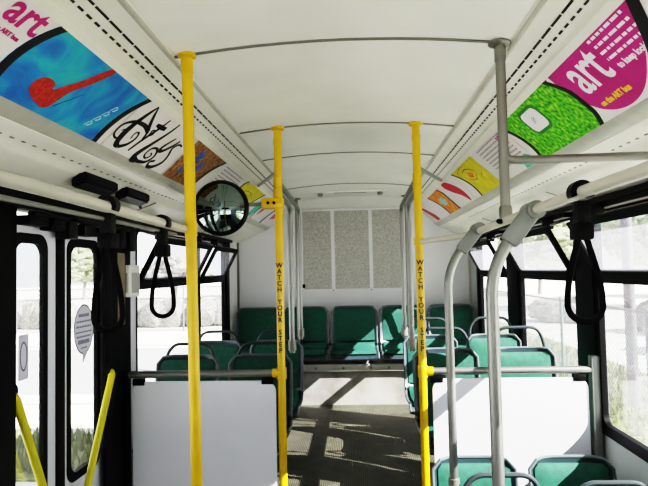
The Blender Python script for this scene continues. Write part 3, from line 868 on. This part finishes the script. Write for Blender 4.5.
# r + t
st.append((sm([U(2.165, .47), U(2.18, .62), U(2.19, .50), U(2.185, .42), U(2.205, .40), U(2.215, .46), U(2.205, .50)]), (.010, .006, .005, .005, .004)))
st.append((sm([U(2.235, .12), U(2.215, .35), U(2.185, .60), U(2.16, .88)]), (.006, .011, .011, .008)))
st.append((sm([U(2.175, .30), U(2.215, .30), U(2.265, .28)]), (.008, .016, .012)))
# b
st.append((sm([U(2.335, .05), U(2.315, .30), U(2.275, .60), U(2.245, .82), U(2.245, .95), U(2.285, .97)]), (.006, .010, .014, .020, .026, .014)))
st.append((sm([U(2.285, .97), U(2.36, .92), U(2.385, .76), U(2.355, .63), U(2.31, .66), U(2.30, .80), U(2.33, .86), U(2.355, .78), U(2.335, .73)]), (.012, .010, .009, .008, .007, .006, .005)))
# u
st.append((sm([U(2.415, .30), U(2.385, .48), U(2.375, .60), U(2.40, .62), U(2.44, .48), U(2.47, .30)]), (.006, .012, .014, .012, .008)))
# s
st.append((sm([U(2.53, .36), U(2.49, .36), U(2.465, .48), U(2.49, .62), U(2.50, .78), U(2.46, .93), U(2.41, .97), U(2.395, .88), U(2.43, .82)]), (.006, .008, .010, .013, .013, .010, .007)))
P.strokes([(a_, [w_*1.55 for w_ in b_]) for a_, b_ in st], M_ink, 'lettering')
P = Poster(-1, 2.61, 3.20, 'brown speckled poster with blue flowers on the left cove'); P.base()
A1 = arc_pts(2.625, 2.615, 2.62); A2 = arc_pts(3.19, 3.06, 3.04)
P.poly(A1+A2[::-1], 'painting', M_brownart, 1)
P.poly(band(A2, .028), 'black_arc', M_ink, 2)
for y, a, r_ in ((2.80, .30, .035), (2.905, .50, .032), (2.74, .75, .02)):
    c = P.uv(y, a); b = B()
    pl = [(c[0]+r_*(1+.28*math.cos(5*t))*math.cos(t), c[1]+r_*(1+.28*math.cos(5*t))*math.sin(t)) for t in [k*2*PI/40 for k in range(40)]]
    prism(b, pl, .0022, .0028); obj('blue_flower', b, M_blueink, P.o, True)
P = Poster(-1, 3.21, 3.80, 'white poster of fine grey print beside the mirror, left cove'); P.base()
P.greek(3.25, 3.72, 9, M_greyink, .12, .85)
P = Poster(-1, 3.81, 4.62, 'yellow poster with thin dark leaf drawing, left cove'); P.base()
A1 = arc_pts(3.90, 3.76, 3.82); A1 = [(max(y, 3.815), a) for y, a in A1]; A2 = arc_pts(4.60, 4.42, 4.34)
P.poly(A1+A2[::-1], 'painting', M_yellowart, 1)
P.poly(band(A2, .03), 'black_arc', M_ink, 2); P.poly(band(A1, .03), 'black_arc', M_ink, 2)
P.strokes([(sm([P.uv(3.95, .7), P.uv(4.1, .5), P.uv(4.3, .2)]), (.003, .006, .003)), (sm([P.uv(3.98, .35), P.uv(4.15, .3), P.uv(4.35, .45)]), (.003, .006, .003))], M_dgreen, 'leaf_drawing')
P = Poster(-1, 4.63, 5.18, 'white poster with teal and pink shapes, left cove'); P.base()
P.poly([(4.64, .15), (4.80, .05), (4.86, .5), (4.74, .95), (4.64, .9)], 'teal_patch', M_tealink, 1)
P.poly([(4.90, .25), (5.06, .35), (5.0, .62), (4.92, .80)], 'pink_patch', M_pinkink, 1)
P.poly(band(arc_pts(4.90, 4.82, 4.80), .02), 'black_arc', M_ink, 2)
P = Poster(-1, 5.19, 5.90, 'white poster with a black arc at the rear end of the left cove'); P.base()
P.poly(band(arc_pts(5.50, 5.36, 5.30), .05), 'black_arc', M_ink, 1)
P.poly([(5.55, .2), (5.8, .3), (5.72, .6), (5.56, .7)], 'pink_patch', M_pinkink, 1)
# right side --------------------------------------------------------
P = Poster(1, .80, 1.908, 'magenta poster with a big white art logo, nearest on the right cove'); P.base()
A1 = arc_pts(1.935, 1.83, 1.87)
A1 = [(y-.03, a) for y, a in arc_pts(1.965, 1.845, 1.90)]
# magenta field with a large rounded lower far corner
A1 = [(min(max(y, 1.87), 1.907), a) for y, a in arc_pts(1.965, 1.865, 1.905)]
fld = [(y, a) for y, a in A1 if a < .70]+sm([(1.862, .72), (1.833, .83), (1.771, .93), (1.686, .955), (1.591, .87), (1.497, .66), (1.42, .42), (1.36, .20), (1.32, .02)], 5)[0:]
fld = [(p[0], p[1]) if not hasattr(p, 'x') else (p.x, p.y) for p in fld]
P.poly(fld, 'magenta_field', M_magenta, 1)
P.poly([(1.345, .01), (1.30, .01), (1.37, .40), (1.47, .72), (1.50, .76), (1.43, .45)], 'black_arc', M_ink, 2)
P.text('art', 1.725, .33, .20, M_whiteink, 'art_logo', bold=.003, sx=.86, spacing=1.0)
P.text('on the ART bus', 1.725, .77, .030, M_yellowink, 'tagline', bold=.0012, sx=.95)
P.greek(1.40, 1.60, 4, M_whiteink, .10, .38)
P.text('to keep looking', 1.50, .52, .030, M_whiteink, 'bold_line', bold=.001, sx=.95)
P = Poster(1, 1.91, 2.565, 'bright green leafy poster with a white rounded rectangle, right cove'); P.base()
A1 = [(max(y, 1.87), a) for y, a in arc_pts(1.965, 1.865, 1.905)]; A2 = arc_pts(2.585, 2.475, 2.50)
A2 = [(min(y, 2.56), a) for y, a in A2]
P.poly([(1.912, .01)]+[q for q in A1 if q[0] > 1.915], 'magenta_corner', M_magenta, 1)
P.poly(A1+A2[::-1], 'painting', M_greenart, 1)
P.poly(band(A1, .026), 'black_arc', M_ink, 2); P.poly(band(A2, .030), 'black_arc', M_ink, 2)
c = P.uv(2.245, .385)
b = B(); prism(b, rrect(c[0]-.095, c[0]+.095, c[1]-.062, c[1]+.062, .04), .0020, .0026); obj('green_border', b, M_dgreen, P.o, True)
b = B(); prism(b, rrect(c[0]-.080, c[0]+.080, c[1]-.048, c[1]+.048, .03), .0028, .0034); obj('white_label', b, M_whiteink, P.o, True)
P.strokes([(spiral(c[0], c[1], .016, 1.5, 0), (.003, .003)), ([(c[0]-.02, c[1]-.012), (c[0]+.02, c[1]+.014)], (.003, .003))], M_tealink, 'sketch_mark', 4)
P = Poster(1, 2.575, 3.20, 'white poster of fine grey print between green and yellow posters, right cove'); P.base()
P.greek(2.62, 3.08, 8, M_greyink, .12, .72)
P.text('art', 2.68, .22, .075, M_magink, 'art_logo', bold=.002, sx=.8)
P.poly([(2.58, .80), (2.62, .72), (2.72, .80), (2.74, .98), (2.58, .98)], 'teal_patch', M_tealink, 1)
P = Poster(1, 3.21, 3.86, 'yellow poster with a bird-like drawing, right cove'); P.base()
A1 = arc_pts(3.22, 3.19, 3.21); A1 = [(3.215, a) for y, a in A1]; A2 = arc_pts(3.86, 3.69, 3.71)
P.poly(A1+A2[::-1], 'painting', M_yellowart, 1)
P.poly(band(A2, .03), 'black_arc', M_ink, 2)
P.strokes([(sm([P.uv(3.62, .25), P.uv(3.5, .22), P.uv(3.40, .40), P.uv(3.5, .58), P.uv(3.62, .45)]), (.004, .010, .008, .006, .004)), (sm([P.uv(3.72, .2), P.uv(3.62, .12), P.uv(3.5, .12)]), (.003, .005, .003)), (sm([P.uv(3.3, .8), P.uv(3.36, .6), P.uv(3.30, .5)]), (.003, .005, .003))], M_brownart, 'bird_drawing')
P.poly([(3.53, .30), (3.44, .40), (3.50, .50), (3.57, .44)], 'orange_patch', M_orangeart, 2)
P = Poster(1, 3.87, 4.46, 'white poster with a red leaf shape, right cove'); P.base()
P.poly([(p.x, p.y) for p in sm([(4.30, .05), (4.16, .10), (4.03, .36), (3.98, .66), (4.03, .96), (4.10, .70), (4.22, .48), (4.32, .22), (4.30, .05)], 4)[:-1]], 'red_leaf', M_redleaf, 1)
P = Poster(1, 4.47, 5.12, 'orange patterned poster with a pale blue centre, right cove'); P.base()
A1 = [(max(4.475, y), a) for y, a in arc_pts(4.56, 4.43, 4.36)]; A2 = [(min(y, 5.11), a) for y, a in arc_pts(5.16, 4.98, 4.97)]
P.poly(A1+A2[::-1], 'painting', M_orangeart, 1)
P.poly(band(A1, .035), 'black_arc', M_ink, 2); P.poly(band(A2, -.04), 'black_arc', M_ink, 2)
c = P.uv(4.74, .5); b = B(); prism(b, [(c[0]+.10*(1+.2*math.cos(6*t))*math.cos(t), c[1]+.04*(1+.2*math.cos(6*t))*math.sin(t)) for t in [k*PI/20 for k in range(40)]], .0022, .0028); obj('pale_blue_centre', b, M_cyanink, P.o, True)
P = Poster(1, 5.13, 5.92, 'white poster with a red streak at the rear end of the right cove'); P.base()
P.poly([(5.86, .08), (5.76, .10), (5.52, .70), (5.50, .96), (5.66, .95), (5.72, .6)], 'red_streak', M_redleaf, 1)

# ------------------------------------------------------------------ outside
GZ = -.35
b = B(); box(b, -60, 60, -30, 120, GZ-.2, GZ); struct('ground_pavement', b, M_pave)
b = B(); box(b, -60, -1.8, 9.5, 15.5, GZ, GZ+.012); struct('ground_road', b, M_asph)
b = B(); box(b, -60, -1.8, 8.9, 9.2, GZ, GZ+.10, .02); struct('kerb_near', b, M_kerb)
b = B(); box(b, -60, -1.8, 16.0, 16.3, GZ, GZ+.12, .02); struct('kerb_far', b, M_kerb)
b = B(); box(b, 3.1, 5.2, -6, 40, GZ, GZ+.03); struct('ground_grass_strip', b, M_grass)
b = B(); box(b, -8.5, -1.9, 5.6, 7.2, GZ, GZ+.02); struct('ground_verge', b, M_grass)
def tufts(name, lb, area, n, h):
    b = B()
    for k in range(n):
        x = random.uniform(area[0], area[1]); y = random.uniform(area[2], area[3])
        for q in range(3):
            a = random.uniform(0, 2*PI); w = .02; hh = h*random.uniform(.5, 1.2); l = random.uniform(-.06, .06)
            b.faces.new([b.verts.new(v) for v in ((x-w*math.cos(a), y-w*math.sin(a), GZ+.01), (x+w*math.cos(a), y+w*math.sin(a), GZ+.01), (x+l, y+l*.5, GZ+hh))])
    tag(obj(name, b, M_grass), lb, 'grass', None, 'stuff')
tufts('grass_tufts', 'sunlit grass tufts along the fence outside the right windows', (3.2, 5.1, 2, 16), 2600, .16)
tufts('weed_tufts', 'dry weeds on the verge outside the left doors', (-7.5, -2.0, 5.7, 7.1), 900, .20)
def fence(name, lb, A, C, h, pitch, wire, postgap):
    A = Vector(A); C = Vector(C); L = (C-A).length; d = (C-A)/L
    f = thing(name, lb, 'fence', A)
    b = B(); n = int(L/pitch)
    for sg in (-1, 1):
        for k in range(-int(h/pitch), n+int(h/pitch)+1):
            s0 = k*pitch; s1 = s0+sg*h; z0 = 0.; z1 = h
            # clip to [0, L]
            if s1 < s0:
                if s0 <= 0 or s1 >= L: continue
                if s0 > L: z0 = s0-L; s0 = L
                if s1 < 0: z1 = h+s1; s1 = 0
            else:
                if s1 <= 0 or s0 >= L: continue
                if s0 < 0: z0 = -s0; s0 = 0
                if s1 > L: z1 = h-(s1-L); s1 = L
            if z1-z0 < .01: continue
            tube(b, [A+d*s0+Vector((0, 0, z0+.02)), A+d*s1+Vector((0, 0, z1+.02))], wire, 3, cap=False)
    obj('chain_link_mesh', b, M_wire, f)
    b = B(); tube(b, [A+Vector((0, 0, h+.03)), C+Vector((0, 0, h+.03))], .02, 8); obj('top_rail', b, M_wire, f)
    k = 0
    while k <= L:
        q = A+d*k; b = B(); tube(b, [q, q+Vector((0, 0, h+.08))], .03, 8); obj('post', b, M_wire, f); k += postgap
fence('chain_link_fence', 'galvanised chain-link fence running beside the right windows', (3.7, 4.5, GZ), (3.7, 17, GZ), 1.35, .075, .0035, 3.1)
fence('chain_link_fence', 'chain-link fence across the road outside the left windows', (-24, 20, GZ), (-2.2, 20, GZ), 1.5, .14, .007, 3.0)
up = thing('utility_pole', 'weathered wooden pole standing behind the fence outside the right window', 'pole', (3.86, 8.4, GZ))
b = B(); tube(b, [(3.86, 8.4, GZ), (3.86, 8.4, 2), (3.86, 8.4, 6.5)], .075, 14, rr=[.078, .074, .065]); obj('shaft', b, M_wood, up)
b = B(); box(b, 3.2, 4.5, 8.36, 8.44, 5.9, 6.02, .01); obj('crossarm', b, M_wood, up)
def blob(bm, c, r, n=2):
    t = bmesh.new(); bmesh.ops.create_icosphere(t, subdivisions=n, radius=1)
    for v in t.verts:
        q = v.co*2.2+Vector(c); k = 1+.30*mnoise.noise(q)+.16*mnoise.noise(q*3.1)+random.uniform(-.05, .05); v.co = Vector((c[0]+v.co.x*r[0]*k, c[1]+v.co.y*r[1]*k, c[2]+v.co.z*r[2]*k))
    merge(bm, t)
def tree(x, y, h, w, m, lb, g):
    t = thing('tree', lb, 'tree', (x, y, GZ), g)
    b = B(); tube(b, [(x, y, GZ), (x+.1, y, GZ+h*.35), (x+.05, y, GZ+h*.75)], .2, 8, rr=[.16, .12, .05]); obj('trunk', b, M_bark, t)
    b = B()
    for k in range(14):
        a = random.uniform(0, 2*PI); q = random.uniform(0, w*.7)
        blob(b, (x+q*math.cos(a), y+q*math.sin(a), GZ+h*random.uniform(.45, .85)), (w*.38, w*.38, h*.17), 4)
    obj('crown', b, m, t)
TL = [(-47, 44, 3.6, 3.2, 0), (-38.5, 46, 4.3, 3.4, 0), (-30.5, 45, 3.4, 3, 1), (-22.5, 47, 4.6, 3.4, 0), (-14.5, 46, 3.9, 3.2, 1), (-6.5, 48, 4.4, 3.2, 0)]
for i, (x, y, h, w, k) in enumerate(TL):
    tree(x, y, h, w, (M_leaf, M_leaf2)[k], 'hazy tree far beyond the road on the left, %s from the left' % ['first', 'second', 'third', 'fourth', 'fifth', 'sixth'][i], 'far trees on the left')
TR = [(16, 17, 5.2, 3.2, 1), (14, 27, 5.0, 3.2, 0), (24, 34, 6.0, 4, 1), (13, 42, 5.6, 4, 0), (27, 22, 6.5, 4, 0)]
for i, (x, y, h, w, k) in enumerate(TR):
    tree(x, y, h, w, (M_leaf, M_leaf2)[k], 'hazy tree beyond the fence on the right, %s' % ['broad and dry in front', 'green behind the wooden pole', 'dry and tall at the back', 'green seen through the rear window', 'tallest at the far right'][i], 'far trees on the right')
for i, (x0, x1) in enumerate(((-24, -18.4), (-16.6, -11.2), (-9.4, -3.2))):
    b = B()
    x = x0
    while x < x1:
        blob(b, (x, 22+random.uniform(-.3, .3), GZ+.45), (.7, .6, .62), 2); x += .6
    tag(obj('hedge', b, M_leaf2), 'low dry hedge behind the left fence, %s stretch' % ('left', 'middle', 'right')[i], 'hedge', 'hedge behind the fence')
for i, (x, y, r_) in enumerate(((7.2, 9, .7), (8.0, 13, .8), (9.0, 17, .8), (7.2, 21, .7), (12, 11, 1.0))):
    b = B()
    for k in range(5): blob(b, (x+random.uniform(-.6, .6), y+random.uniform(-.6, .6), GZ+r_*.55), (r_, r_, r_*.7), 3)
    tag(obj('shrub', b, M_leaf2), 'pale dry shrub beyond the right fence, %s in order from the bus front' % ('first', 'second', 'third', 'fourth', 'widest')[i], 'shrub', 'shrubs on the right')

# ------------------------------------------------------------------ light
sd = Vector((-1, .43, -.80)).normalized()
sl = bpy.data.lights.new('sun', 'SUN'); sl.energy = 36.0; sl.angle = .006; sl.color = (1, .96, .90)
so = bpy.data.objects.new('sun', sl); COL.objects.link(so); so.rotation_euler = sd.to_track_quat('-Z', 'Y').to_euler(); so.location = (20, -10, 20)
W = bpy.data.worlds.new('world'); S.world = W; W.use_nodes = True
nt = W.node_tree; nt.nodes.clear()
o = nt.nodes.new('ShaderNodeOutputWorld'); bg = nt.nodes.new('ShaderNodeBackground')
sky = nt.nodes.new('ShaderNodeTexSky'); sky.sky_type = 'HOSEK_WILKIE'; sky.turbidity = 4; sky.ground_albedo = .5
sky.sun_direction = (-sd).normalized()
mx = nt.nodes.new('ShaderNodeMixRGB'); mx.inputs[0].default_value = .65; mx.inputs[2].default_value = (.93, .96, 1, 1)
nt.links.new(sky.outputs[0], mx.inputs[1]); nt.links.new(mx.outputs[0], bg.inputs[0]); bg.inputs[1].default_value = 3.2
nt.links.new(bg.outputs[0], o.inputs[0])
S.view_settings.view_transform = 'Standard'
S.view_settings.exposure = 0
S.view_settings.use_curve_mapping = True
cm = S.view_settings.curve_mapping
cm.clip_max_x = 6.0; cm.clip_max_y = 1.0; cm.use_clip = True
cv_ = cm.curves[3]
pts_ = [(0, 0), (.025, .007), (.10, .060), (.30, .30), (.60, .58), (1.1, .80), (2.5, .93), (6.0, 1.0)]
cv_.points[0].location = pts_[0]; cv_.points[1].location = pts_[-1]
for q in pts_[1:-1]: cv_.points.new(*q)
cm.update()
S.cycles.max_bounces = 10; S.cycles.diffuse_bounces = 6; S.cycles.transparent_max_bounces = 24
S.cycles.sample_clamp_indirect = 6
